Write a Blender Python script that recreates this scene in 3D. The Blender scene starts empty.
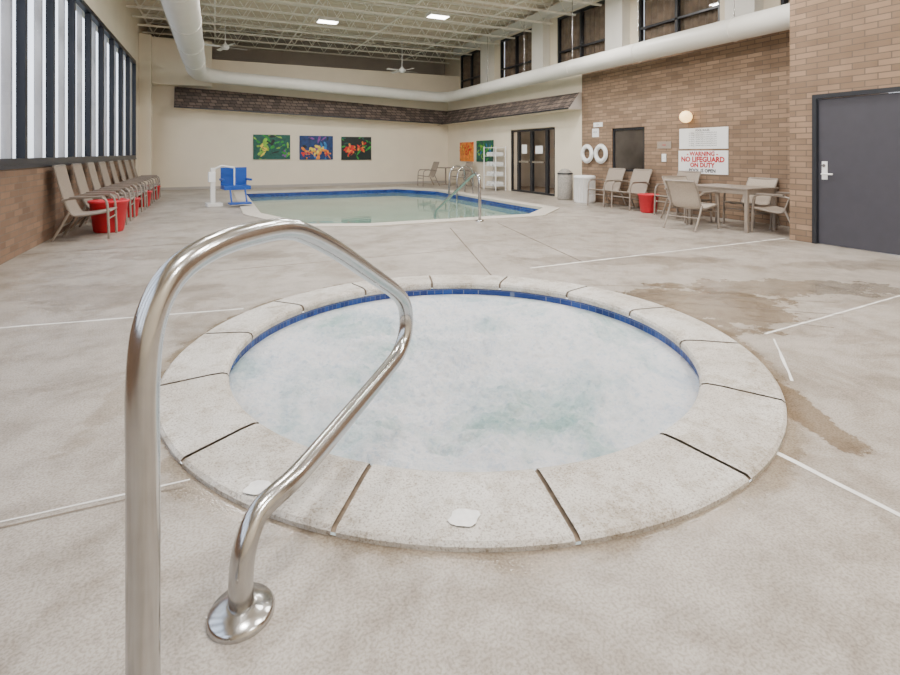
import bpy, math, random
from mathutils import Vector, Matrix
random.seed(4)
YAW = math.atan(235/510)
CO, SI = math.cos(YAW), math.sin(YAW)
def g(X, Y):
    """survey metres (right of / ahead of the tripod) -> building axes"""
    return (CO*X+SI*Y, -SI*X+CO*Y)

# ------------------------------------------------------------------ materials
def new_mat(name):
    m = bpy.data.materials.new(name); m.use_nodes = True
    nt = m.node_tree; b = nt.nodes['Principled BSDF']
    return m, nt, b
def N(nt, t, **kw):
    n = nt.nodes.new(t)
    for k, v in kw.items(): setattr(n, k, v)
    return n
def ramp(nt, stops):
    r = N(nt, 'ShaderNodeValToRGB')
    e = r.color_ramp.elements
    while len(e) < len(stops): e.new(0.5)
    for i, (p, c) in enumerate(stops):
        e[i].position = p; e[i].color = (*c, 1)
    return r
def noise(nt, scale, detail=4, vec=None, rough=0.5):
    n = N(nt, 'ShaderNodeTexNoise'); n.inputs['Scale'].default_value = scale
    n.inputs['Detail'].default_value = detail; n.inputs['Roughness'].default_value = rough
    if vec is None:
        tc = N(nt, 'ShaderNodeTexCoord'); vec = tc.outputs['Object']
    nt.links.new(vec, n.inputs['Vector'])
    return n
def plain(name, col, rough=0.5, metal=0.0, var=0.06, scale=8, bump=0.0, emit=None, estr=0):
    m, nt, b = new_mat(name)
    n = noise(nt, scale)
    lo = tuple(max(0, c*(1-var)) for c in col); hi = tuple(min(1, c*(1+var)) for c in col)
    r = ramp(nt, [(0.3, lo), (0.7, hi)])
    nt.links.new(n.outputs['Fac'], r.inputs['Fac'])
    nt.links.new(r.outputs['Color'], b.inputs['Base Color'])
    b.inputs['Roughness'].default_value = rough; b.inputs['Metallic'].default_value = metal
    if bump:
        n2 = noise(nt, scale*12)
        bp = N(nt, 'ShaderNodeBump'); bp.inputs['Strength'].default_value = bump; bp.inputs['Distance'].default_value = 0.005
        nt.links.new(n2.outputs['Fac'], bp.inputs['Height']); nt.links.new(bp.outputs['Normal'], b.inputs['Normal'])
    if emit:
        b.inputs['Emission Color'].default_value = (*emit, 1); b.inputs['Emission Strength'].default_value = estr
    return m
def wallvec(nt):
    tc = N(nt, 'ShaderNodeTexCoord'); s = N(nt, 'ShaderNodeSeparateXYZ'); c = N(nt, 'ShaderNodeCombineXYZ')
    a = N(nt, 'ShaderNodeMath'); a.operation = 'ADD'
    nt.links.new(tc.outputs['Object'], s.inputs[0])
    nt.links.new(s.outputs['X'], a.inputs[0]); nt.links.new(s.outputs['Y'], a.inputs[1])
    nt.links.new(a.outputs[0], c.inputs['X']); nt.links.new(s.outputs['Z'], c.inputs['Y'])
    return c.outputs[0]
def brick(name, c1, c2, mortar, bw=0.3, rh=0.085, ms=0.008, rough=0.85, bump=0.4):
    m, nt, b = new_mat(name)
    v = wallvec(nt)
    t = N(nt, 'ShaderNodeTexBrick')
    t.inputs['Scale'].default_value = 1.0
    t.inputs['Brick Width'].default_value = bw; t.inputs['Row Height'].default_value = rh
    t.inputs['Mortar Size'].default_value = ms; t.inputs['Mortar Smooth'].default_value = 0.2
    t.inputs['Color1'].default_value = (*c1, 1); t.inputs['Color2'].default_value = (*c2, 1); t.inputs['Mortar'].default_value = (*mortar, 1)
    nt.links.new(v, t.inputs['Vector'])
    n = noise(nt, 3.0, 5)
    mx = N(nt, 'ShaderNodeMixRGB', blend_type='MULTIPLY'); mx.inputs['Fac'].default_value = 0.5
    r = ramp(nt, [(0.3, (0.7, 0.68, 0.66)), (0.7, (1, 1, 1))])
    nt.links.new(n.outputs['Fac'], r.inputs['Fac'])
    nt.links.new(t.outputs['Color'], mx.inputs['Color1']); nt.links.new(r.outputs['Color'], mx.inputs['Color2'])
    nt.links.new(mx.outputs['Color'], b.inputs['Base Color'])
    b.inputs['Roughness'].default_value = rough
    bp = N(nt, 'ShaderNodeBump'); bp.inputs['Strength'].default_value = bump; bp.inputs['Distance'].default_value = 0.01; bp.invert = True
    nt.links.new(t.outputs['Fac'], bp.inputs['Height']); nt.links.new(bp.outputs['Normal'], b.inputs['Normal'])
    return m

M = {}
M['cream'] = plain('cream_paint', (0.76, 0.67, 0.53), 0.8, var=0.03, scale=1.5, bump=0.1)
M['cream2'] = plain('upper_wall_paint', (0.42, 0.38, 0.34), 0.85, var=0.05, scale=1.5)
M['white'] = plain('white_paint', (0.77, 0.75, 0.71), 0.55, var=0.03, scale=2)
M['duct'] = plain('duct_paint', (0.71, 0.685, 0.625), 0.45, var=0.04, scale=2)
M['brick'] = brick('tan_brick', (0.34, 0.225, 0.145), (0.215, 0.14, 0.088), (0.15, 0.11, 0.08))
M['brick_l'] = brick('brown_brick', (0.29, 0.18, 0.115), (0.19, 0.115, 0.075), (0.2, 0.15, 0.11))
M['shingle'] = brick('roof_shingle', (0.20, 0.145, 0.115), (0.08, 0.06, 0.052), (0.025, 0.02, 0.018), bw=0.22, rh=0.12, ms=0.012)
M['black'] = plain('black_frame', (0.015, 0.016, 0.02), 0.4)
M['navy'] = plain('navy_frame', (0.010, 0.013, 0.025), 0.4)
M['door'] = plain('door_paint', (0.048, 0.046, 0.058), 0.55, var=0.05)
M['steel'] = plain('brushed_steel', (0.50, 0.495, 0.485), 0.2, 1.0, var=0.05, scale=20)
M['red'] = plain('red_plastic', (0.55, 0.012, 0.025), 0.45)
M['blue'] = plain('blue_plastic', (0.005, 0.07, 0.36), 0.4)
M['frame'] = plain('chair_frame', (0.27, 0.225, 0.185), 0.4)
M['sling'] = plain('sling_fabric', (0.31, 0.255, 0.205), 0.8, var=0.1, scale=60)
M['slingw'] = plain('sling_fabric_light', (0.42, 0.35, 0.28), 0.8, var=0.1, scale=60)
M['stonebin'] = plain('stone_aggregate', (0.30, 0.28, 0.25), 0.85, var=0.3, scale=40)
M['signw'] = plain('sign_white', (0.85, 0.85, 0.84), 0.5, var=0.01)
M['signr'] = plain('sign_red', (0.5, 0.015, 0.02), 0.5)
M['signk'] = plain('sign_black', (0.04, 0.04, 0.05), 0.5)
M['ceil'] = plain('ceiling_deck', (0.74, 0.66, 0.53), 0.8)
M['truss'] = plain('truss_paint', (0.87, 0.83, 0.74), 0.6)
M['grout'] = plain('grout', (0.17, 0.125, 0.085), 0.9, var=0.35, scale=20)
M['joint'] = plain('joint_caulk', (0.78, 0.76, 0.72), 0.8, var=0.12, scale=10)
M['jointd'] = plain('joint_dark', (0.18, 0.145, 0.11), 0.9, var=0.2, scale=10)
M['plaster'] = plain('pool_plaster', (0.62, 0.70, 0.68), 0.7)
M['amber'] = plain('sconce_glass', (0.9, 0.75, 0.5), 0.4, emit=(1.0, 0.62, 0.22), estr=3)
M['lamp'] = plain('lamp_lens', (0.9, 0.9, 0.9), 0.4, emit=(1.0, 0.97, 0.93), estr=14)
M['curtain'] = plain('brown_curtain', (0.18, 0.125, 0.085), 0.9, var=0.3, scale=5)
M['sheer'] = plain('sheer_blind', (0.60, 0.60, 0.64), 0.9, emit=(0.8, 0.86, 1.0), estr=0.15)
M['grass'] = plain('lawn', (0.20, 0.21, 0.19), 0.95, var=0.2)
M['leaf'] = plain('leaves', (0.06, 0.075, 0.055), 0.9, var=0.5, scale=3)
M['poolcope'] = plain('pool_coping', (0.54, 0.49, 0.42), 0.8, var=0.08, scale=12)
M['patch'] = plain('coping_light_spot', (0.80, 0.79, 0.76), 0.7, var=0.1, scale=30)  # pale tone painted for light spots on the tub coping
for nm, c in [('p_black', (.004, .012, .012)), ('p_blue', (.004, .03, .13)), ('p_teal', (.004, .08, .06)), ('p_red', (.65, .02, .015)), ('p_orange', (.85, .22, .02)), ('p_yellow', (.75, .55, .06)), ('p_green', (.02, .26, .03)), ('p_lime', (.22, .45, .04)), ('p_purple', (.18, .04, .24)), ('p_sky', (.02, .18, .45))]:
    M[nm] = plain('print_'+nm[2:], c, 0.5, var=.4, scale=9)

def tile(name, c1, c2):
    m = brick(name, c1, c2, (0.14, 0.18, 0.30), bw=0.055, rh=0.05, ms=0.002, rough=0.2, bump=0.1)
    return m
M['tile'] = tile('blue_tile', (0.008, 0.025, 0.16), (0.015, 0.07, 0.33))
def speck():
    m, nt, b = new_mat('exposed_aggregate')
    n1 = noise(nt, 1.8, 6, rough=.65); n2 = noise(nt, 120, 4, rough=.6); n3 = noise(nt, 9, 8, rough=.8)
    r1 = ramp(nt, [(0.3, (0.46, 0.41, 0.345)), (0.52, (0.62, 0.585, 0.53)), (.7, (.74, .715, .67))])
    r2 = ramp(nt, [(0.36, (0.46, 0.41, 0.35)), (0.50, (1, 1, 1))])
    r3 = ramp(nt, [(0.40, (0.62, 0.56, 0.48)), (0.50, (1, 1, 1))])
    nt.links.new(n1.outputs['Fac'], r1.inputs['Fac']); nt.links.new(n2.outputs['Fac'], r2.inputs['Fac']); nt.links.new(n3.outputs['Fac'], r3.inputs['Fac'])
    mx = N(nt, 'ShaderNodeMixRGB', blend_type='MULTIPLY'); mx.inputs['Fac'].default_value = 0.8
    nt.links.new(r1.outputs[0], mx.inputs['Color1']); nt.links.new(r2.outputs[0], mx.inputs['Color2'])
    m3 = N(nt, 'ShaderNodeMixRGB', blend_type='MULTIPLY'); m3.inputs['Fac'].default_value = 0.7
    nt.links.new(mx.outputs[0], m3.inputs['Color1']); nt.links.new(r3.outputs[0], m3.inputs['Color2'])
    nt.links.new(m3.outputs[0], b.inputs['Base Color']); b.inputs['Roughness'].default_value = 0.6
    bp = N(nt, 'ShaderNodeBump'); bp.inputs['Strength'].default_value = 0.9; bp.inputs['Distance'].default_value = 0.006
    nt.links.new(n2.outputs['Fac'], bp.inputs['Height']); nt.links.new(bp.outputs['Normal'], b.inputs['Normal'])
    return m
M['speck'] = speck()
SPA = g(0.105, 3.56)
def floor_mat():
    m, nt, b = new_mat('deck_concrete')
    L = nt.links.new
    tc = N(nt, 'ShaderNodeTexCoord'); P = tc.outputs['Object']
    n1 = noise(nt, 0.5, 6, P, 0.6); n2 = noise(nt, 3.5, 9, P, 0.75); n3 = noise(nt, 110, 4, P); n4 = noise(nt, 1.3, 8, P, .75); n4.inputs['Distortion'].default_value = .6
    r1 = ramp(nt, [(0.3, (0.355, 0.315, 0.27)), (0.7, (0.475, 0.43, 0.38))])
    r2 = ramp(nt, [(0.34, (0.68, 0.65, 0.61)), (0.54, (1, 1, 1))])
    r3 = ramp(nt, [(0.38, (0.70, 0.68, 0.65)), (0.56, (1, 1, 1))])
    r4 = ramp(nt, [(0.38, (0.76, 0.73, 0.69)), (0.49, (1, 1, 1)), (.68, (1.14, 1.14, 1.14))])
    L(n1.outputs['Fac'], r1.inputs[0]); L(n2.outputs['Fac'], r2.inputs[0]); L(n3.outputs['Fac'], r3.inputs[0]); L(n4.outputs['Fac'], r4.inputs[0])
    def mul(a, c, f=1.0):
        mx = N(nt, 'ShaderNodeMixRGB', blend_type='MULTIPLY')
        if isinstance(f, float): mx.inputs['Fac'].default_value = f
        else: L(f, mx.inputs['Fac'])
        L(a, mx.inputs['Color1'])
        if isinstance(c, tuple): mx.inputs['Color2'].default_value = (*c, 1)
        else: L(c, mx.inputs['Color2'])
        return mx.outputs[0]
    col = mul(mul(mul(r1.outputs[0], r2.outputs[0]), r3.outputs[0]), r4.outputs[0])
    nd = noise(nt, 2.6, 7, P, .65)
    def dist(cx, cy, sx=1, sy=1, rot=0):
        mp = N(nt, 'ShaderNodeMapping', vector_type='TEXTURE')
        mp.inputs['Location'].default_value = (cx, cy, 0); mp.inputs['Rotation'].default_value = (0, 0, rot); mp.inputs['Scale'].default_value = (sx, sy, 1)
        L(P, mp.inputs['Vector'])
        ln = N(nt, 'ShaderNodeVectorMath', operation='LENGTH'); L(mp.outputs[0], ln.inputs[0])
        return ln.outputs['Value']
    def patch(d, inner, outer, wob):
        a = N(nt, 'ShaderNodeMath', operation='MULTIPLY_ADD'); L(nd.outputs['Fac'], a.inputs[0]); a.inputs[1].default_value = wob; L(d, a.inputs[2])
        mr = N(nt, 'ShaderNodeMapRange'); mr.inputs['From Min'].default_value = inner+wob*0.5; mr.inputs['From Max'].default_value = outer+wob*0.5
        mr.inputs['To Min'].default_value = 1; mr.inputs['To Max'].default_value = 0
        L(a.outputs[0], mr.inputs['Value'])
        return mr.outputs[0]
    wet = patch(dist(*SPA), 1.90, 1.98, 0.35)
    col = mul(col, (0.72, 0.66, 0.57), wet)
    wets = wet
    for idx, (X, Y, sx, sy, c) in enumerate([(1.80, 2.75, 0.12, 0.5, (0.60, 0.53, 0.44)), (2.15, 4.4, 0.85, 0.7, (0.64, 0.59, 0.52)), (3.3, 5.0, 1.3, .35, (.72, .69, .64)),
                              (-1.75, 2.9, 0.15, 0.6, (0.86, 0.83, 0.78)),
                              (-3.2, 6.6, 1.6, 0.35, (.76, .74, .71)), (2.2, 6.3, 1.5, .3, (.78, .76, .73)), (-3, 4.8, 1.2, .4, (.80, .78, .76)), (5.0, 6.0, 1.2, .3, (.76, .74, .71))]):
        x, y = g(X, Y)
        p = patch(dist(x, y, sx, sy, -YAW), 0.80, 0.95, 2.2)
        col = mul(col, c, p)
        if idx < 3:
            mm = N(nt, 'ShaderNodeMath', operation='MAXIMUM'); L(wets, mm.inputs[0]); L(p, mm.inputs[1]); wets = mm.outputs[0]
    L(col, b.inputs['Base Color'])
    rr = N(nt, 'ShaderNodeMapRange'); rr.inputs['To Min'].default_value = 0.28; rr.inputs['To Max'].default_value = 0.60
    L(n2.outputs['Fac'], rr.inputs['Value'])
    mr2 = N(nt, 'ShaderNodeMapRange'); L(wets, mr2.inputs['Value']); mr2.inputs['To Min'].default_value = 1; mr2.inputs['To Max'].default_value = .35
    rm = N(nt, 'ShaderNodeMath', operation='MULTIPLY'); L(rr.outputs[0], rm.inputs[0]); L(mr2.outputs[0], rm.inputs[1])
    L(rm.outputs[0], b.inputs['Roughness'])
    bp = N(nt, 'ShaderNodeBump'); bp.inputs['Strength'].default_value = 0.35; bp.inputs['Distance'].default_value = 0.003
    L(n3.outputs['Fac'], bp.inputs['Height']); L(bp.outputs['Normal'], b.inputs['Normal'])
    return m
M['floor'] = floor_mat()
def foam():
    m, nt, b = new_mat('foaming_water')
    L = nt.links.new
    n = noise(nt, 0.75, 3, None, 0.5); r = ramp(nt, [(0.38, (0.34, 0.55, 0.52)), (0.50, (0.50, 0.66, 0.70)), (0.62, (0.56, 0.67, 0.80))]); L(n.outputs['Fac'], r.inputs[0])
    nf = noise(nt, 1.5, 12, None, 0.68); nf.inputs['Distortion'].default_value = 0.7
    rf = ramp(nt, [(0.36, (0.1, 0.1, 0.1)), (0.46, (0.65, 0.65, 0.65)), (0.55, (1, 1, 1))]); L(nf.outputs['Fac'], rf.inputs[0])
    mx = N(nt, 'ShaderNodeMixRGB'); L(rf.outputs[0], mx.inputs['Fac']); L(r.outputs[0], mx.inputs['Color1']); mx.inputs['Color2'].default_value = (0.97, 0.98, 1.0, 1)
    n3 = noise(nt, 26, 6, None, .8); r3 = ramp(nt, [(0.38, (0.70, 0.79, 0.87)), (0.50, (1, 1, 1))]); L(n3.outputs['Fac'], r3.inputs[0])
    m2 = N(nt, 'ShaderNodeMixRGB', blend_type='MULTIPLY'); m2.inputs['Fac'].default_value = .8
    L(mx.outputs[0], m2.inputs['Color1']); L(r3.outputs[0], m2.inputs['Color2']); L(m2.outputs[0], b.inputs['Base Color'])
    b.inputs['Roughness'].default_value = 0.5
    n2 = noise(nt, 14, 8, None, .75)
    bp = N(nt, 'ShaderNodeBump'); bp.inputs['Strength'].default_value = 0.9; bp.inputs['Distance'].default_value = 0.07
    L(n2.outputs['Fac'], bp.inputs['Height']); L(bp.outputs['Normal'], b.inputs['Normal'])
    return m
M['foam'] = foam()
def water():
    m, nt, b = new_mat('pool_water')
    L = nt.links.new
    n = noise(nt, 0.5, 3)
    r = ramp(nt, [(0.35, (0.12, 0.23, 0.18)), (0.65, (0.22, 0.34, 0.28))])
    L(n.outputs['Fac'], r.inputs[0]); L(r.outputs[0], b.inputs['Base Color'])
    b.inputs['Roughness'].default_value = 0.05; b.inputs['IOR'].default_value = 1.33
    n2 = noise(nt, 2.5, 3)
    bp = N(nt, 'ShaderNodeBump'); bp.inputs['Strength'].default_value = 0.12; bp.inputs['Distance'].default_value = 0.02
    L(n2.outputs['Fac'], bp.inputs['Height']); L(bp.outputs['Normal'], b.inputs['Normal'])
    return m
M['water'] = water()
def glass(name, tint=(0.93, 0.95, 0.97), refl=0.06):
    m = bpy.data.materials.new(name); m.use_nodes = True; nt = m.node_tree
    nt.nodes.remove(nt.nodes['Principled BSDF'])
    o = nt.nodes['Material Output']
    t = N(nt, 'ShaderNodeBsdfTransparent'); t.inputs[0].default_value = (*tint, 1)
    gl = N(nt, 'ShaderNodeBsdfGlossy'); gl.inputs['Roughness'].default_value = 0.02
    mx = N(nt, 'ShaderNodeMixShader'); mx.inputs[0].default_value = refl
    nt.links.new(t.outputs[0], mx.inputs[1]); nt.links.new(gl.outputs[0], mx.inputs[2])
    nt.links.new(mx.outputs[0], o.inputs[0])
    return m
M['glass'] = glass('window_glass')
M['darkglass'] = plain('dark_glass', (0.05, 0.042, 0.036), 0.06, var=.5, scale=1.2)

# ------------------------------------------------------------------ mesh builder
def cr(pts, k=6):
    pts = [Vector(p) for p in pts]; out = []
    for i in range(len(pts)-1):
        p0 = pts[max(i-1, 0)]; p1 = pts[i]; p2 = pts[i+1]; p3 = pts[min(i+2, len(pts)-1)]
        for j in range(k):
            t = j/k
            out.append(0.5*((2*p1)+(-p0+p2)*t+(2*p0-5*p1+4*p2-p3)*t*t+(-p0+3*p1-3*p2+p3)*t**3))
    out.append(pts[-1]); return out
class MB:
    def __init__(s): s.v = []; s.f = []; s.m = []; s.sm = []; s.mats = []; s.T = Matrix.Identity(4)
    def mi(s, m):
        if m not in s.mats: s.mats.append(m)
        return s.mats.index(m)
    def add(s, vs, fs, m, smooth=False):
        o = len(s.v); k = s.mi(m)
        s.v += [tuple(s.T @ Vector(v)) for v in vs]
        for f in fs: s.f.append(tuple(i+o for i in f)); s.m.append(k); s.sm.append(smooth)
    def box(s, x0, x1, y0, y1, z0, z1, m):
        x0, x1 = sorted((x0, x1)); y0, y1 = sorted((y0, y1)); z0, z1 = sorted((z0, z1))
        vs = [(x, y, z) for z in (z0, z1) for y in (y0, y1) for x in (x0, x1)]
        s.add(vs, [(0, 2, 3, 1), (4, 5, 7, 6), (0, 1, 5, 4), (2, 6, 7, 3), (0, 4, 6, 2), (1, 3, 7, 5)], m)
    def tube(s, pts, r, m, n=12, cap=True):
        pts = [Vector(p) for p in pts]; k = len(pts)
        rs = r if isinstance(r, (list, tuple)) else [r]*k
        tg = []
        for i in range(k):
            a = pts[max(i-1, 0)]; b = pts[min(i+1, k-1)]; tg.append((b-a).normalized())
        up = Vector((0, 0, 1)) if abs(tg[0].z) < 0.9 else Vector((1, 0, 0))
        nv = tg[0].cross(up).normalized(); vs = []
        for i in range(k):
            nv = (nv - tg[i]*nv.dot(tg[i])).normalized(); bn = tg[i].cross(nv)
            for j in range(n):
                a = 2*math.pi*j/n; vs.append(pts[i]+(nv*math.cos(a)+bn*math.sin(a))*rs[i])
        fs = [(i*n+j, i*n+(j+1) % n, (i+1)*n+(j+1) % n, (i+1)*n+j) for i in range(k-1) for j in range(n)]
        s.add(vs, fs, m, True)
        if cap: s.add(vs[:n], [tuple(range(n))[::-1]], m); s.add(vs[-n:], [tuple(range(n))], m)
    def lathe(s, prof, c, m, n=32, smooth=True):
        vs = [(c[0]+r*math.cos(2*math.pi*j/n), c[1]+r*math.sin(2*math.pi*j/n), c[2]+z) for r, z in prof for j in range(n)]
        k = len(prof)
        s.add(vs, [(i*n+j, i*n+(j+1) % n, (i+1)*n+(j+1) % n, (i+1)*n+j) for i in range(k-1) for j in range(n)], m, smooth)
    def torus(s, c, axis, R, r, m, n=32, k=12):
        ax = Vector(axis).normalized(); u = ax.orthogonal().normalized(); w = ax.cross(u); c = Vector(c); vs = []
        for i in range(n):
            a = 2*math.pi*i/n; d = u*math.cos(a)+w*math.sin(a)
            for j in range(k):
                b = 2*math.pi*j/k; vs.append(c+d*(R+r*math.cos(b))+ax*r*math.sin(b))
        s.add(vs, [(i*k+j, ((i+1) % n)*k+j, ((i+1) % n)*k+(j+1) % k, i*k+(j+1) % k) for i in range(n) for j in range(k)], m, True)
    def strip(s, rows, m, smooth=True):
        w = len(rows[0]); vs = [p for r in rows for p in r]
        fs = [(i*w+j, i*w+j+1, (i+1)*w+j+1, (i+1)*w+j) for i in range(len(rows)-1) for j in range(w-1)]
        s.add(vs, fs, m, smooth)
    def fill(s, loops, z, m):
        cu = bpy.data.curves.new('tmp', 'CURVE'); cu.dimensions = '2D'; cu.fill_mode = 'BOTH'
        for lp in loops:
            sp = cu.splines.new('POLY'); sp.points.add(len(lp)-1); sp.use_cyclic_u = True
            for i, p in enumerate(lp): sp.points[i].co = (p[0], p[1], 0, 1)
        ob = bpy.data.objects.new('tmp', cu); bpy.context.collection.objects.link(ob)
        me = bpy.data.meshes.new_from_object(ob.evaluated_get(bpy.context.evaluated_depsgraph_get()))
        s.add([(v.co.x, v.co.y, z) for v in me.vertices], [tuple(p.vertices) for p in me.polygons], m)
        bpy.data.objects.remove(ob); bpy.data.curves.remove(cu)
    def text(s, body, size, mat4, m, bold=0.0):
        cu = bpy.data.curves.new('tmp', 'FONT'); cu.body = body; cu.size = size; cu.align_x = 'CENTER'; cu.align_y = 'CENTER'; cu.offset = bold; cu.resolution_u = 2
        ob = bpy.data.objects.new('tmp', cu); bpy.context.collection.objects.link(ob)
        me = bpy.data.meshes.new_from_object(ob.evaluated_get(bpy.context.evaluated_depsgraph_get()))
        s.add([mat4 @ v.co for v in me.vertices], [tuple(p.vertices) for p in me.polygons], m)
        bpy.data.objects.remove(ob); bpy.data.curves.remove(cu)
    def build(s, name, loc=(0, 0, 0), rz=0, bevel=0):
        me = bpy.data.meshes.new(name); me.from_pydata(s.v, [], s.f)
        for m in s.mats: me.materials.append(M[m])
        me.polygons.foreach_set('material_index', s.m); me.polygons.foreach_set('use_smooth', s.sm); me.update()
        ob = bpy.data.objects.new(name, me); bpy.context.collection.objects.link(ob)
        ob.location = loc; ob.rotation_euler = (0, 0, rz)
        if bevel:
            b = ob.modifiers.new('bevel', 'BEVEL'); b.width = bevel; b.segments = 2; b.limit_method = 'ANGLE'
        return ob

UL, UR, UB, UC, WB, WN, ZC = -2.3, 9.35, 7.95, 9.95, 20.6, -3.0, 6.15
SILL, HEAD = 1.12, 4.25
# ------------------------------------------------------------------ floor with basins
pool = [(.9, 18.3), (.9, 11.8), (1.6, 9.6), (2.6, 9.2), (6.1, 9.2), (7.1, 10.1), (7.1, 16.6), (6.2, 18.3)]
poolo = [(.55, 18.65), (.55, 11.73), (1.32, 9.33), (2.5, 8.85), (6.25, 8.85), (7.45, 9.93), (7.45, 16.75), (6.4, 18.65)]
def circ(c, r, n=96): return [(c[0]+r*math.cos(2*math.pi*i/n), c[1]+r*math.sin(2*math.pi*i/n)) for i in range(n)]
b = MB(); b.fill([[(-2.3, WN), (10, WN), (10, WB), (-2.3, WB)], poolo, circ(SPA, 1.87)], 0, 'floor'); b.build('floor')
# joints
b = MB()
def jline(p, q, w, m, z=0.0015):
    p = Vector(p); q = Vector(q); d = (q-p).normalized(); n = Vector((-d.y, d.x)); K = max(4, int((q-p).length/.12)); L1 = []; L2 = []
    for i in range(K+1):
        c = p+(q-p)*i/K + n*random.uniform(-1, 1)*w*.12; h = w/2*random.uniform(.6, 1.15)
        L1.append((*(c-n*h), z)); L2.append((*(c+n*h), z))
    b.strip([L1, L2], m, False)
for (a, c, w, m) in [((-3.6, 3.79), (-1.75, 4.32), .030, 'joint'), ((-1.9, 1.66), (-1.05, 2.02), .012, 'jointd'), ((-1.9, 1.70), (-1.05, 2.06), .012, 'joint'),
                     ((.92, 5.85), (5.2, 7.9), .036, 'joint'), ((1.42, 2.28), (2.0, 1.15), .026, 'joint'),
                     ((1.98, 2.95), (2.30, 3.62), .018, 'joint'), ((2.30, 3.72), (4.6, 4.95), .020, 'joint'), ((4.6, 4.95), (6.3, 5.75), .02, 'joint'),
                     ((.45, 5.45), (.0, 9.0), .02, 'jointd'), ((-2.6, 5.7), (.0, 6.9), .016, 'jointd'), ((-5.6, 6.6), (-2.0, 8.3), .016, 'jointd'),
                     ((1.6, 6.2), (0.9, 9.6), .02, 'jointd'), ((1.7, 4.6), (3.2, 4.15), .010, 'jointd'), ((1.55, 4.85), (3.4, 4.5), .010, 'jointd'), ((1.35, 5.1), (3.6, 4.9), .010, 'jointd'), ((1.75, 4.3), (2.9, 3.85), .010, 'jointd'),
                     ((-3.9, 8.4), (.5, 10.4), .014, 'jointd')]:
    jline(g(*a), g(*c), w, m)
b.build('floor_joints')
# pool
b = MB(); b.fill([poolo, pool], 0.02, 'poolcope')
n = len(pool)
for i in range(n):
    p, q = pool[i], pool[(i+1) % n]; po, qo = poolo[i], poolo[(i+1) % n]
    b.add([(*p, .02), (*q, .02), (*q, -.04), (*p, -.04)], [(0, 1, 2, 3)], 'poolcope')
    b.add([(*p, -.04), (*q, -.04), (*q, -.22), (*p, -.22)], [(0, 1, 2, 3)], 'tile')
    b.add([(*p, -.22), (*q, -.22), (*q, -1.4), (*p, -1.4)], [(0, 1, 2, 3)], 'plaster')
    b.add([(*po, .02), (*qo, .02), (*qo, -.01), (*po, -.01)], [(0, 1, 2, 3)], 'poolcope')
b.fill([pool], -1.4, 'plaster'); b.build('swimming_pool')
b = MB(); b.fill([pool], -0.17, 'water'); b.build('pool_water')
# spa
b = MB(); RI, RO = 1.50, 1.875; NS = 14
OX, OY = g(-.022, .022)
th0 = math.radians(254.3)-YAW
prof = [(RO, -.02), (RO, .016), (RO-.014, .027), (RI+.10, .036), (RI+.035, .034), (RI+.01, .024), (RI, .005), (RI+.005, -.025), (RI+.03, -.04)]
for s_ in range(NS):
    a0 = th0+2*math.pi*s_/NS; a1 = th0+2*math.pi*(s_+1)/NS; gp = 0.006
    rows = []
    K = 14
    for i in range(K+1):
        row = []
        for r, z in prof:
            a = (a0+gp/r*1.6)+((a1-gp/r*1.6)-(a0+gp/r*1.6))*i/K
            f = min(1, (RO-r)/(RO-RI))
            row.append((SPA[0]+OX*f+r*math.cos(a), SPA[1]+OY*f+r*math.sin(a), z))
        rows.append(row)
    b.strip(rows, 'speck', False)
SI_ = (SPA[0]+OX, SPA[1]+OY)
vs = []
for (r, z, c) in [(RO, .014, SPA), (RI+.02, .022, SI_), (RI+.012, -.02, SI_)]:
    vs.append([(c[0]+r*math.cos(2*math.pi*j/96), c[1]+r*math.sin(2*math.pi*j/96), z) for j in range(97)])
b.strip(vs, 'grout', False)
b.lathe([(RI+.03, -.035), (RI+.03, -.26)], (*SI_, 0), 'tile', 96, False)
b.lathe([(RI+.03, -.26), (RI+.03, -1.0), (0.01, -1.0)], (*SI_, 0), 'plaster', 96, False)
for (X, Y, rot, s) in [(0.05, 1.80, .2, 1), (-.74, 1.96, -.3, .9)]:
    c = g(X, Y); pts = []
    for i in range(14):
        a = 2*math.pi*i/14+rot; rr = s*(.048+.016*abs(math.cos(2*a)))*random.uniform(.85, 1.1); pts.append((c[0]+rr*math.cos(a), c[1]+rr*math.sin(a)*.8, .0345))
    b.add(pts, [tuple(range(14))], 'patch')  # blobs of light on the coping, modelled as thin pale polygons
b.build('hot_tub')
b = MB()
from mathutils import noise as mn
NR, NA = 140, 420
vs = []
for i in range(NR+1):
    r = (RI+.028)*i/NR
    for j in range(NA):
        a = 2*math.pi*j/NA; x = SI_[0]+r*math.cos(a); y = SI_[1]+r*math.sin(a)
        h = mn.fractal(Vector((x*3.6, y*3.6, 0)), .5, 2.0, 8)*0.045*(1-(i/NR)**8)
        vs.append((x, y, -.095+h))
b.add(vs, [(i*NA+j, i*NA+(j+1) % NA, (i+1)*NA+(j+1) % NA, (i+1)*NA+j)[::-1] for i in range(NR) for j in range(NA)], 'foam', True)
b.build('hot_tub_water')

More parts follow.
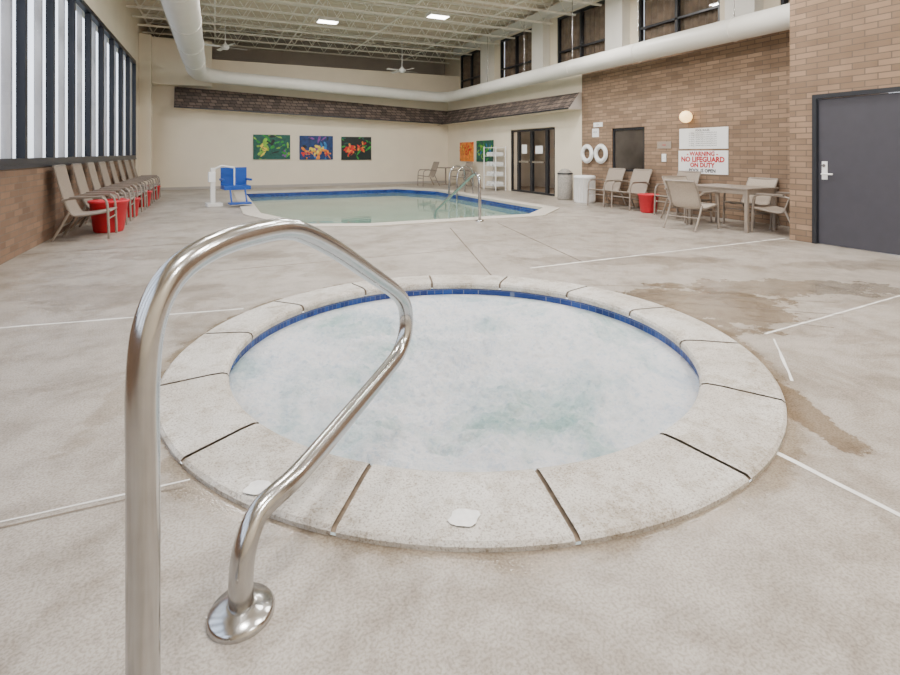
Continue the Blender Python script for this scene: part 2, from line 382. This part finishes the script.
# ------------------------------------------------------------------ spa handrail
b = MB()
pl = [(1.13, 0), (1.13, .3), (1.13, .6), (1.13, .82), (1.15, .95), (1.21, 1.035), (1.33, 1.078), (1.5, 1.088), (1.62, 1.078), (1.73, 1.04), (1.9, .955), (2.15, .81), (2.36, .685),
      (2.46, .605), (2.5, .52), (2.485, .435), (2.42, .375), (2.3, .345), (1.9, .295), (1.66, .27), (1.54, .245), (1.48, .19), (1.46, .11), (1.46, 0)]
p3 = [(*g(-.68+.34*(y-1.13)-(.03 if (y < 1.6 and z < .3 and y > 1.2) else 0), y), z) for y, z in pl]
b.tube(cr(p3, 6), .034, 'steel', 24)
for (X, y) in ((-.68, 1.13), (-.598, 1.46)):
    c = g(X, y)
    b.lathe([(.092, 0), (.092, .010), (.085, .020), (.055, .026), (.045, .032), (.0345, .034)], (*c, 0), 'steel', 40)
b.build('hot_tub_handrail')

# ------------------------------------------------------------------ walls
b = MB()
b.box(UL-.3, UL, WN, WB, -.1, SILL, 'brick_l'); b.box(UL-.32, UL+.03, WN, 18.95, SILL, SILL+.05, 'navy')
b.box(UL-.3, UL, WN, WB+2, HEAD, ZC, 'cream'); b.box(UL-.3, UL, 18.95, WB+2, SILL, HEAD, 'cream'); b.box(UL-.3, UL+.004, 18.95, WB, 0, SILL, 'cream')
b.build('wall_left')
w0 = 18.95; pitch = 1.3; k = 0; w = w0
while w > WN+pitch:
    b = MB(); a, c = w-pitch, w
    t = .05; D = .085
    b.box(UL-D, UL+.015, a, a+t, SILL+.05, HEAD, 'navy'); b.box(UL-D, UL+.015, c-t, c, SILL+.05, HEAD, 'navy')
    b.box(UL-D, UL+.015, a+t, c-t, SILL+.05, SILL+.13, 'navy'); b.box(UL-D, UL+.015, a+t, c-t, HEAD-.1, HEAD, 'navy')
    b.add([(UL-.05, a+t, SILL+.13), (UL-.05, c-t, SILL+.13), (UL-.05, c-t, HEAD-.1), (UL-.05, a+t, HEAD-.1)], [(0, 1, 2, 3)], 'glass')
    rows = []
    for zz in (SILL+.1, HEAD-.05):
        rows.append([(UL-.13-.03*(i % 2), c-.01-i*.035, zz) for i in range(10)])
    b.strip(rows, 'sheer', False)
    k += 1; b.build('window_%d' % k); w -= pitch
b = MB(); b.box(UL-.3, UL, WN, w, SILL+.05, HEAD, 'cream'); b.build('wall_left_pier')
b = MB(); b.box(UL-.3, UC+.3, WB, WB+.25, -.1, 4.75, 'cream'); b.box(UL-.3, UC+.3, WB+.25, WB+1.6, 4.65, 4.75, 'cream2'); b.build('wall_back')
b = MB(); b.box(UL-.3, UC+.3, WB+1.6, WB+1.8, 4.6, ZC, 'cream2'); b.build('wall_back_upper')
b = MB(); b.box(UL-.3, UC+.3, WN-.2, WN, -.1, ZC, 'cream'); b.build('wall_front')
b = MB()
wz0, wz1, ww0, ww1 = .86, 1.95, 9.15, 10.25
b.box(UR, UR+.3, 4.89, ww0, -.1, 3.66, 'brick'); b.box(UR, UR+.3, ww1, 11.45, -.1, 3.66, 'brick')
b.box(UR, UR+.3, ww0, ww1, -.1, wz0, 'brick'); b.box(UR, UR+.3, ww0, ww1, wz1, 3.66, 'brick')
d0, d1 = 12.75, 15.3
b.box(UR+.04, UR+.3, 11.45, d0, -.1, 3.66, 'cream'); b.box(UR+.04, UR+.3, d1, WB, -.1, 3.66, 'cream'); b.box(UR+.04, UR+.3, d0, d1, 2.12, 3.66, 'cream')
b.box(UR+.3, UC+.2, 4.89, WB+1.6, 3.5, 3.66, 'white')
b.build('wall_right')
b = MB(); b.box(UB, UB+.25, 4.56, 4.89, -.1, ZC, 'brick'); b.box(UB, UB+.25, WN, 3.32, -.1, ZC, 'brick'); b.box(UB, UB+.25, 3.32, 4.56, 2.17, ZC, 'brick')
b.box(UB+.25, UC+.2, 4.64, 4.89, -.1, ZC, 'brick'); b.build('wall_right_near')
# clerestory
cw = [(4.95, 6.3), (7.6, 9.95), (11.15, 13.4), (14.8, 17.0), (18.5, 20.5)]
b = MB(); b.box(UC, UC+.2, 4.89, WB+1.6, 3.66, 3.95, 'white'); b.box(UC, UC+.2, 4.89, WB+1.6, 5.65, ZC, 'cream')
edges = [4.89]+[x for p in cw for x in p]+[WB+1.6]
for i in range(0, len(edges), 2):
    b.box(UC, UC+.2, edges[i], edges[i+1], 3.95, 5.65, 'cream')
    if i and i < len(edges)-2:
        mid = (edges[i]+edges[i+1])/2; b.box(UC-.28, UC, mid-.32, mid+.32, 3.66, 5.7, 'duct')
b.box(UC-.3, UC, 4.89, WB, 5.7, 5.95, 'white')
b.build('wall_right_upper')
for (a, c) in cw:
    b = MB(); x = UC+.02
    b.box(x, x+.1, a, a+.06, 3.95, 5.65, 'black'); b.box(x, x+.1, c-.06, c, 3.95, 5.65, 'black')
    b.box(x, x+.1, a+.06, c-.06, 3.95, 4.02, 'black'); b.box(x, x+.1, a+.06, c-.06, 5.58, 5.65, 'black')
    m_ = (a+c)/2; b.box(x, x+.1, m_-.04, m_+.04, 4.02, 5.58, 'black'); b.box(x, x+.1, a+.06, c-.06, 4.5, 4.55, 'black')
    b.add([(x+.06, a+.06, 4.02), (x+.06, c-.06, 4.02), (x+.06, c-.06, 5.58), (x+.06, a+.06, 5.58)], [(0, 1, 2, 3)], 'glass')
    nn = int((c-a)/.1); rows = [[(x+.13+.05*(i % 2), a+.02+i*(c-a-.04)/nn, zz) for i in range(nn+1)] for zz in (3.97, 5.63)]
    b.strip(rows, 'curtain', False)
    b.box(x+.19, x+.2, a, c, 3.95, 5.65, 'black')
    k += 1; b.build('window_%d' % k)
b = MB(); x = UR+.02
b.box(x, x+.08, ww0, ww0+.05, wz0, wz1, 'black'); b.box(x, x+.08, ww1-.05, ww1, wz0, wz1, 'black'); b.box(x, x+.08, ww0, ww1, wz0, wz0+.05, 'black'); b.box(x, x+.08, ww0, ww1, wz1-.05, wz1, 'black')
b.box(x+.03, x+.05, ww0+.05, ww1-.05, wz0+.05, wz1-.05, 'darkglass'); k += 1; b.build('window_%d' % k)
# steel door
b = MB(); x = UB
b.box(x-.02, x+.1, 4.50, 4.56, 0, 2.17, 'black'); b.box(x-.02, x+.1, 3.32, 3.38, 0, 2.17, 'black'); b.box(x-.02, x+.1, 3.38, 4.50, 2.11, 2.17, 'black')
b.box(x+.02, x+.07, 3.39, 4.49, .01, 2.10, 'door')
b.box(x+.005, x+.02, 4.37, 4.44, .94, 1.20, 'signw'); b.tube([(x+.02, 4.41, 1.02), (x-.05, 4.41, 1.02), (x-.055, 4.39, 1.02), (x-.055, 4.27, 1.02)], .014, 'signw', 10)
b.tube([(x+.02, 4.41, 1.14), (x-.01, 4.41, 1.14)], .022, 'steel', 16)
b.build('door_1')
# glazed double door
b = MB(); x = UR+.05
def frame(y0, y1, z0, z1, t=.06):
    b.box(x, x+.08, y0, y0+t, z0, z1, 'black'); b.box(x, x+.08, y1-t, y1, z0, z1, 'black'); b.box(x, x+.08, y0+t, y1-t, z0, z0+t, 'black'); b.box(x, x+.08, y0+t, y1-t, z1-t, z1, 'black')
    b.add([(x+.04, y0+t, z0+t), (x+.04, y1-t, z0+t), (x+.04, y1-t, z1-t), (x+.04, y0+t, z1-t)], [(0, 1, 2, 3)], 'glass')
frame(d0, d0+.45, 0, 2.1); frame(d0+.45, d0+1.3, 0, 2.1, .07); frame(d0+1.3, d0+2.1, 0, 2.1, .07); frame(d0+2.1, d1, 0, 2.1)
b.box(x-.03, x, d0+.55, d0+1.2, 1.0, 1.05, 'steel'); b.box(x-.03, x, d0+1.4, d0+2.0, 1.0, 1.05, 'steel')
b.box(x-.004, x, d0+.65, d0+1.05, 1.3, 1.55, 'signw'); b.box(x-.004, x, d0+1.55, d0+1.85, 1.3, 1.6, 'signw')
b.build('door_2')
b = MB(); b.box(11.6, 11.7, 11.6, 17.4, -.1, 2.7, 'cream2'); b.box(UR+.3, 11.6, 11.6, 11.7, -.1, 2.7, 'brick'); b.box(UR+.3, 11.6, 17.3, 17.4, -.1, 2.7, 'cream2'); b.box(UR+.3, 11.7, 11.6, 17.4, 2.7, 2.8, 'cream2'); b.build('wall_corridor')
b = MB(); b.box(UR+.05, 11.7, 11.6, 17.4, -.1, -.002, 'brick'); b.build('floor_corridor')
ld = bpy.data.lights.new('corridor_fill', 'AREA'); ld.size = .5; ld.energy = 45; ld.color = (1, .8, .58)  # unseen fill lamp added to brighten the corridor behind the glass door
lo = bpy.data.objects.new('corridor_fill', ld); lo.location = (10.7, 14.3, 2.65); bpy.context.collection.objects.link(lo)
b = MB(); b.box(UL, UR, WB-.02, WB, 0, .1, 'cream2'); b.build('baseboard_back')
def mansard(name, p0, p1, nrm, z0a, z1a, z0b, z1b, out=.5):
    b = MB(); P0 = Vector(p0); P1 = Vector(p1); nrm = Vector(nrm)
    def pt(P, o, z): q = P+nrm*o; return (q.x, q.y, z)
    prA = [(0, z0a), (out, z0a), (out, z0a+.05), (out-.04, z0a+.05), (.12, z1a), (0, z1a)]
    prB = [(0, z0b), (out, z0b), (out, z0b+.05), (out-.04, z0b+.05), (.12, z1b), (0, z1b)]
    for i in range(5):
        m = 'shingle' if i == 3 else ('cream' if i == 0 else 'black')
        b.add([pt(P0, *prA[i]), pt(P1, *prB[i]), pt(P1, *prB[i+1]), pt(P0, *prA[i+1])], [(0, 1, 2, 3)], m)
    b.add([pt(P0, *q) for q in prA], [tuple(range(6))], 'cream2'); b.add([pt(P1, *q) for q in prB], [tuple(range(6))[::-1]], 'cream2')
    return b.build(name)
mansard('mansard_roof_back', (-1.3, WB), (UR+.04, WB), (0, -1), 2.90, 3.68, 2.54, 3.16)
mansard('mansard_roof_right', (UR+.04, WB), (UR+.04, 11.45), (-1, 0), 2.54, 3.16, 2.54, 3.02)
b = MB(); b.box(UL, -.1, WB-.5, WB, 3.7, 5.3, 'cream'); b.box(UL, UL+.35, WB-.9, WB-.5, 0, 5.3, 'cream'); b.build('column_back_left', bevel=.01)

# ------------------------------------------------------------------ ceiling
b = MB()
yy = WN; rows = [[], []]
i = 0
while yy < WB+1.8:
    z = ZC if (i % 4) in (0, 1) else ZC+.05
    rows[0].append((UL-.3, yy, z)); rows[1].append((UC+.3, yy, z)); yy += .09 if i % 2 == 0 else .03; i += 1
rows[0].append((UL-.3, WB+1.8, ZC)); rows[1].append((UC+.3, WB+1.8, ZC))
b.strip(rows, 'ceil', False); b.box(UL-.3, UC+.3, WN, WB+1.8, ZC+.1, ZC+.2, 'ceil'); b.build('ceiling')
b = MB()
w = 1.0
while w < WB+1.5:
    b.box(UL, UC, w-.04, w+.04, ZC-.06, ZC, 'truss'); b.box(UL, UC, w-.035, w+.035, ZC-.66, ZC-.61, 'truss')
    x = UL; s_ = 0
    while x < UC-.3:
        z0, z1 = (ZC-.05, ZC-.62) if s_ % 2 == 0 else (ZC-.62, ZC-.05)
        b.tube([(x, w, z0), (x+.34, w, z1)], .014, 'truss', 5, False); x += .34; s_ += 1
    w += 1.15
for u in (0, 2.6, 5.2, 7.8):
    b.box(u-.02, u+.02, 1.0, WB+1.4, ZC-.62, ZC-.585, 'truss')
b.build('ceiling_trusses')
# ducts
b = MB()
pts = [(-.55, -2.5, 4.02), (-.55, 5, 4.02), (-.55, 10, 4.02), (-.55, 18.2, 4.02), (-.5, 19.0, 4.02), (-.2, 19.55, 4.01), (.35, 19.75, 3.99), (4.5, 19.75, 3.82), (8.0, 19.75, 3.68), (8.5, 19.65, 3.66), (8.83, 19.3, 3.65), (8.9, 18.8, 3.65), (8.9, 12, 3.65), (8.9, 5.0, 3.65)]
b.tube(pts, [.3, .3, .3, .29, .27, .25, .23, .22, .22, .22, .22, .22, .22, .22], 'duct', 28)
for y in (2, 4.4, 6.8, 9.2, 11.6, 14, 16.4): b.tube([(-.55, y-.02, 4.02), (-.55, y+.02, 4.02)], .31, 'duct', 28); b.tube([(-.55, y, 4.3), (-.55, y, ZC-.6)], .01, 'steel', 6)
for y in (6.5, 8.9, 11.3, 13.7, 16.1): b.tube([(8.9, y-.02, 3.65), (8.9, y+.02, 3.65)], .228, 'duct', 28); b.tube([(8.9, y, 3.85), (8.9, y, ZC-.6)], .01, 'steel', 6)
b.build('air_duct')
b = MB(); b.tube([(-.95, 2, 4.4), (-.95, 19.5, 4.4), ], .05, 'duct', 12)
for y in (5, 9, 13, 17): b.tube([(-.95, y, 4.4), (-.95, y, ZC-.6)], .008, 'steel', 6)
b.build('sprinkler_pipe')
fx = [(3.2, 16.1), (6.1, 14.1), (.6, 10), (4.2, 9.6), (7.4, 9.6), (.6, 5.2), (3.9, 5.2), (6.9, 5.2), (.6, 1.0), (3.8, 1.0), (6.6, 1.0), (3.0, -1.8)]
for (u, w) in fx:
    b = MB(); z = 5.42
    b.box(-.32, .32, -.2, .2, z, z+.1, 'white'); b.box(-.29, .29, -.17, .17, z-.012, z, 'lamp')
    b.tube([(0, 0, z+.1), (0, 0, ZC)], .012, 'white', 8)
    b.build('ceiling_light', (u, w, 0))
    ld = bpy.data.lights.new('lamp_light', 'AREA'); ld.shape = 'RECTANGLE'; ld.size = .6; ld.size_y = .4; ld.energy = 172 if w > 8 else 150; ld.color = (1, .98, .955)
    lo = bpy.data.objects.new('lamp_light', ld); lo.location = (u, w, z-.03); bpy.context.collection.objects.link(lo)
for (u, w, z) in [(6.4, 18.2, 4.45), (.3, 17.9, 4.75)]:
    b = MB(); b.tube([(0, 0, z), (0, 0, ZC-.6)], .015, 'white', 8)
    b.lathe([(0.001, z-.12), (.07, z-.11), (.12, z-.06), (.12, z+.02), (.05, z+.07), (.02, z+.12)], (0, 0, 0), 'white', 24)
    for i in range(4):
        b.T = Matrix.Rotation(i*math.pi/2+.3, 4, 'Z') @ Matrix.Translation((0, 0, z-.03)) @ Matrix.Rotation(.2, 4, 'X')
        b.box(.1, .22, -.02, .02, -.004, .004, 'white'); b.box(.2, .68, -.065, .065, -.005, .005, 'white')
    b.build('ceiling_fan', (u, w, 0))

# ------------------------------------------------------------------ furniture
def chair(u, w, face, name='patio_chair', fab='sling', H=1.0):
    b = MB(); sw = .29
    for s_ in (-1, 1):
        x = s_*sw
        b.tube(cr([(x, .30, 0), (x, .29, .3), (x, .27, .56), (x, .20, .63), (x, .05, .645), (x, -.18, .63), (x, -.30, .60)], 4), .018, 'frame', 8)
        b.tube([(x, -.42, 0), (x, -.30, .22), (x, -.21, .42)], .018, 'frame', 8)
        b.tube(cr([(x*.93, .30, .42), (x*.93, .1, .385), (x*.93, -.12, .365), (x*.93, -.2, .42), (x*.93, -.29, .65), (x*.93, -.40, H)], 4), .017, 'frame', 8)
        b.tube([(x, .285, .42), (x*.93, .285, .42)], .014, 'frame', 6)
        b.box(x-.03, x+.03, -.2, .22, .645, .662, 'frame')
    b.tube([(-sw, .28, .30), (sw, .28, .30)], .012, 'frame', 8); b.tube([(-sw, -.30, .22), (sw, -.30, .22)], .012, 'frame', 8)
    b.tube([(-sw*.93, .30, .42), (sw*.93, .30, .42)], .015, 'frame', 8); b.tube([(-sw*.93, -.40, H), (sw*.93, -.40, H)], .018, 'frame', 8)
    path = cr([(0, .30, .43), (0, .1, .39), (0, -.12, .37), (0, -.2, .425), (0, -.285, .65), (0, -.395, H)], 5)
    for dz in (0, .006):
        rows = [[(sw*.9*t, p.y+dz, p.z+dz-.02*(1-t*t)) for t in (-1, -.5, 0, .5, 1)] for p in path]
        b.strip(rows, fab)
    return b.build(name, (u, w, 0), face)
for i in range(8):
    chair(-1.78, 9.65+i*1.08, -math.pi/2+random.uniform(-.05, .05), H=1.12)
def tub(u, w, s=1.0):
    b = MB(); b.lathe([(.001, .005), (.18*s, 0), (.2*s, .03), (.25*s, .44*s), (.27*s, .45*s), (.27*s, .48*s), (.24*s, .48*s), (.235*s, .455*s), (.001, .45*s)], (0, 0, 0), 'red', 32)
    b.build('red_tub_table', (u, w, 0))
tub(-1.62, 10.19, 1.1)
for i in (2, 4, 6): tub(-1.62, 10.19+i*1.08, .8)
for (u, w, f) in [(8.85, 9.95, math.pi/2), (8.85, 9.1, math.pi/2), (8.8, 7.75, math.pi/2)]: chair(u, w, f, fab='sling', H=.92)
tub(8.75, 8.45, .85)
chair(7.62, 6.35, -math.pi/2+.15, fab='slingw', H=.84)
chair(8.42, 5.33, .1, fab='slingw', H=.82)
chair(8.4, 7.12, math.pi-.2, fab='slingw', H=.84)
chair(8.9, 6.2, math.pi/2, fab='slingw', H=.84)
b = MB()
for i in range(7): b.box(-.40+i*.115, -.40+i*.115+.105, -.6, .6, .71, .735, 'frame')
b.box(-.38, .38, -.57, -.53, .63, .71, 'frame'); b.box(-.38, .38, .53, .57, .63, .71, 'frame'); b.box(-.38, -.34, -.57, .57, .63, .71, 'frame'); b.box(.34, .38, -.57, .57, .63, .71, 'frame')
for sx in (-1, 1):
    for sy in (-1, 1): b.box(sx*.36-.028, sx*.36+.028, sy*.55-.028, sy*.55+.028, 0, .71, 'frame')
b.build('patio_table', (8.34, 6.15, 0), 0, bevel=.004)
chair(7.75, 19.0, math.pi/2, H=.95); chair(8.75, 18.0, math.pi/2, H=.95)
b = MB(); b.lathe([(.001, .70), (.4, .70), (.4, .73), (.001, .73)], (0, 0, 0), 'frame'); b.tube([(0, 0, 0.03), (0, 0, .7)], .03, 'frame'); b.lathe([(.25, 0), (.25, .02), (.03, .05)], (0, 0, 0), 'frame'); b.build('round_patio_table', (8.65, 19.2, 0))

b = MB(); b.lathe([(.001, 0), (.2, 0), (.21, .05), (.21, .72), (.19, .74), (.19, .78), (.1, .86), (.001, .88)], (0, 0, 0), 'stonebin'); b.lathe([(.213, .72), (.222, .73), (.213, .76)], (0, 0, 0), 'black'); b.build('litter_bin', (9.0, 11.75, 0))
b = MB(); b.lathe([(.001, 0), (.26, 0), (.27, .03), (.27, .64), (.285, .65), (.285, .70), (.26, .72), (.001, .73)], (0, 0, 0), 'signw')
for i in range(24):
    a = i*math.pi/12; b.box(.27*math.cos(a)-.008, .27*math.cos(a)+.008, .27*math.sin(a)-.008, .27*math.sin(a)+.008, .05, .62, 'white')
b.build('towel_hamper', (8.95, 10.85, 0))
for w in (11.15, 10.6):
    b = MB(); b.torus((0, 0, 0), (1, 0, 0), .19, .055, 'signw', 32, 12); b.tube([(.05, 0, .2), (-.01, 0, .2)], .015, 'steel', 8)
    b.torus((-.005, 0, 0), (1, 0, 0), .255, .008, 'signw', 32, 6)
    b.build('life_ring', (UR-.065, w, 1.3))
def sign(w0, w1, z0, z1, lines, base='signw'):
    b = MB(); b.box(UR-.015, UR, w0, w1, z0, z1, base)
    for (t, sz, z, m, bo) in lines:
        R = Matrix(((0, 0, -1, UR-.018), (-1, 0, 0, (w0+w1)/2), (0, 1, 0, z), (0, 0, 0, 1)))
        b.text(t, sz, R, m, bo)
    return b
b = sign(6.95, 8.15, .88, 1.37, [('- WARNING -', .125, 1.30, 'signr', .005), ('NO LIFEGUARD', .15, 1.18, 'signr', .007), ('ON DUTY', .13, 1.06, 'signr', .006), ('POOL IS OPEN', .10, .945, 'signk', .003)]); b.build('lifeguard_warning_sign')
L_ = [('POOL RULES', .06, 1.80, 'signk', .001)]+[('no diving - shower before entering the pool', .038, 1.75-.045*i, 'signk', 0) for i in range(7)]
b = sign(6.95, 8.13, 1.41, 1.85, L_); b.build('pool_rules_sign')
b = sign(8.35, 8.75, 1.42, 1.58, [('FIRE', .06, 1.50, 'signr', 0)], 'sling'); b.build('brown_plaque')
b = sign(10.75, 11.0, 1.75, 1.98, [('POOL', .06, 1.88, 'signk', 0)]); b.build('small_notice')
b = sign(10.6, 10.95, 2.02, 2.14, [('SPA', .06, 2.08, 'signk', 0)]); b.build('small_notice')
b = sign(8.5, 8.62, 1.12, 1.3, [('IN CASE', .02, 1.2, 'signk', 0)]); b.build('emergency_phone')
b = MB(); b.lathe([(.001, 0)]+[(.13*math.sin(a), .0+.13-.13*math.cos(a)) for a in [i*math.pi/16 for i in range(1, 17)]], (0, 0, -.13), 'amber', 24)
b.tube([(.13, 0, 0), (.06, 0, 0)], .08, 'steel', 16); b.build('wall_sconce', (UR-.14, 7.85, 2.1))
# printed canvases: flat coral / leaf shapes laid on a ground colour
def picture(axis, a0, a1, z0, z1, ground, blooms, leaves, seed):
    b = MB(); rnd = random.Random(seed)
    if axis == 'b': b.box(a0, a1, WB-.045, WB-.005, z0, z1, ground)
    else: b.box(UR-.005, UR+.035, a0, a1, z0, z1, ground)
    lay = [0]
    def poly(pts, m):
        lay[0] += 1; e = .0003*lay[0]
        pts = [(min(max(p, a0+.004), a1-.004), min(max(q, z0+.004), z1-.004)) for p, q in pts]
        if axis == 'b': b.add([(p, WB-.046-e, q) for p, q in pts], [tuple(range(len(pts)))], m)
        else: b.add([(UR-.006-e, p, q) for p, q in pts], [tuple(range(len(pts)))], m)
    def petal(cx, cz, ang, ln, wd, m):
        P = []
        for i in range(13):
            t = 2*math.pi*i/13; x = ln*.5*(1-math.cos(t)); y = wd*math.sin(t)*(.4+.6*math.sin(t/2))
            P.append((cx+x*math.cos(ang)-y*math.sin(ang), cz+x*math.sin(ang)+y*math.cos(ang)))
        poly(P, m)
    W, H = a1-a0, z1-z0
    for i in range(22):
        cx, cz = a0+rnd.random()*W, z0+rnd.random()*H
        petal(cx, cz, rnd.uniform(0, 6.3), H*rnd.uniform(.2, .4), H*rnd.uniform(.03, .07), rnd.choice(leaves))
    for (fx_, fz_, R, m, m2) in blooms:
        cx, cz = a0+fx_*W, z0+fz_*H
        for i in range(18): petal(cx+rnd.uniform(-.4, .4)*R*H, cz+rnd.uniform(-.4, .4)*R*H, rnd.uniform(0, 6.3), R*H*rnd.uniform(.3, .7), R*H*rnd.uniform(.08, .2), rnd.choice((m, m, m2, ground)))
    b.build('canvas_print')
picture('b', 1.31, 2.65, 1.08, 2.02, 'p_teal', [(.25, .5, .45, 'p_lime', 'p_yellow'), (.65, .6, .4, 'p_green', 'p_lime'), (.85, .25, .25, 'p_green', 'p_purple')], ['p_green', 'p_black', 'p_teal', 'p_lime'], 3)
picture('b', 3.0, 4.3, 1.06, 2.0, 'p_blue', [(.5, .35, .45, 'p_orange', 'p_yellow'), (.22, .22, .35, 'p_red', 'p_orange'), (.85, .2, .25, 'p_orange', 'p_red')], ['p_sky', 'p_blue', 'p_black', 'p_purple'], 5)
picture('b', 4.64, 5.88, 1.04, 1.98, 'p_black', [(.3, .45, .42, 'p_red', 'p_orange'), (.65, .55, .32, 'p_red', 'p_orange')], ['p_green', 'p_teal', 'p_black', 'p_green'], 8)
picture('r', 18.1, 19.3, .98, 1.76, 'p_orange', [(.35, .5, .5, 'p_red', 'p_yellow'), (.75, .6, .4, 'p_yellow', 'p_orange')], ['p_red', 'p_black', 'p_orange'], 9)
picture('r', 16.5, 17.8, .98, 1.8, 'p_teal', [(.5, .5, .5, 'p_lime', 'p_green')], ['p_green', 'p_sky', 'p_lime'], 10)
b = MB()
for y in (0, .85):
    for x in (0, .4): b.tube([(x, y, 0), (x, y, 1.55)], .018, 'signw', 8)
for z in (.15, .5, .85, 1.2, 1.5): b.box(0, .4, 0, .85, z, z+.015, 'signw')
for z in (.165, .515, .865, 1.215):
    for j in range(3): b.tube([(.05, .15+j*.27, z+.07), (.36, .15+j*.27, z+.07)], .07, 'signw', 12)
b.build('towel_rack', (8.9, 15.5, 0))

# ------------------------------------------------------------------ pool rails
b = MB()
b.tube(cr([(4.65, 8.72, 0), (4.65, 8.72, .5), (4.65, 8.73, .8), (4.65, 8.83, .9), (4.65, 9.0, .89), (4.65, 9.6, .6), (4.65, 10.6, .12), (4.65, 10.9, -.05), (4.65, 10.95, -.4), (4.65, 10.95, -1.4)], 5), .030, 'steel', 14)
b.lathe([(.08, 0), (.08, .02), (.03, .03)], (4.65, 8.72, 0), 'steel', 24); b.build('pool_handrail')
b = MB()
for w in (14.7, 15.3):
    b.tube(cr([(7.6, w, 0.02), (7.6, w, .5), (7.55, w, .78), (7.35, w, .88), (7.12, w, .8), (7.03, w, .5), (7.02, w, 0), (7.02, w, -.8)], 5), .028, 'steel', 12)
for z in (-.3, -.6): b.box(6.95, 7.05, 14.7, 15.3, z, z+.03, 'steel')
b.build('pool_ladder')
# pool lift
b = MB()
b.box(-.25, .1, -.2, .2, .0, .08, 'white'); b.box(-.15, -.05, -.06, .06, .08, .95, 'white')
b.tube([(-.1, 0, .9), (.1, 0, 1.0), (.40, 0, .95)], .025, 'white', 12); b.box(-.2, -.05, -.08, .08, .6, .85, 'signw'); b.tube([(.40, 0, .95), (.40, 0, .5)], .02, 'white', 10)
b.box(.12, .74, -.30, .26, .40, .50, 'blue'); b.box(.12, .74, .20, .28, .40, .95, 'blue')
b.box(.08, .14, -.25, .24, .62, .67, 'blue'); b.box(.72, .78, -.25, .24, .62, .67, 'blue')
b.tube([(.25, -.28, .44), (.25, -.50, .1)], .022, 'blue', 8); b.tube([(.6, -.28, .44), (.6, -.50, .1)], .022, 'blue', 8); b.box(.18, .68, -.68, -.40, .07, .11, 'blue')
b.build('pool_lift_chair', (.05, 14.0, 0), .15, bevel=.012)

# ------------------------------------------------------------------ outside
b = MB(); b.box(-60, UL-.3, -30, 60, -.3, -.1, 'grass'); b.build('ground_outside')
b = MB()
for i in range(26):
    cx, cy, cz, R = -26-random.uniform(0, 5), -10+i*2.6, 1.3, random.uniform(1.4, 2.2)
    vs = []
    for p in range(9):
        for q in range(14):
            th = math.pi*p/8; ph = 2*math.pi*q/14; d = Vector((math.sin(th)*math.cos(ph), math.sin(th)*math.sin(ph), math.cos(th)))
            rr = R*(1+.22*mn.noise(d*2.2+Vector((i*3.1, 0, 0)))); vs.append((cx+d.x*rr, cy+d.y*rr, cz+R*.6+d.z*rr))
    b.add(vs, [(p*14+q, (p+1)*14+q, (p+1)*14+(q+1) % 14, p*14+(q+1) % 14) for p in range(8) for q in range(14)], 'leaf', True)
    b.tube([(cx, cy, -.1), (cx, cy, cz+R*.6)], .12, 'frame', 8)
b.build('tree_row')
wd = bpy.data.worlds.new('World'); bpy.context.scene.world = wd; wd.use_nodes = True
nt = wd.node_tree; bg = nt.nodes['Background']
tc = N(nt, 'ShaderNodeTexCoord'); sp = N(nt, 'ShaderNodeSeparateXYZ'); nt.links.new(tc.outputs['Generated'], sp.inputs[0])
r = ramp(nt, [(0.48, (.55, .56, .58)), (0.56, (.85, .9, 1)), (1, (.6, .75, 1))]); mr = N(nt, 'ShaderNodeMapRange'); mr.inputs['From Min'].default_value = -1
nt.links.new(sp.outputs['Z'], mr.inputs['Value']); nt.links.new(mr.outputs[0], r.inputs[0]); nt.links.new(r.outputs[0], bg.inputs['Color']); bg.inputs['Strength'].default_value = 3.6

# ------------------------------------------------------------------ camera
cd = bpy.data.cameras.new('camera'); cam = bpy.data.objects.new('camera', cd); bpy.context.collection.objects.link(cam)
cd.sensor_width = 36; cd.lens = 510/900*36; cd.shift_y = -(337.5-153)/900; cd.clip_end = 200
cam.location = (0, 0, 1.32); cam.rotation_euler = (math.pi/2, 0, -YAW)
bpy.context.scene.camera = cam
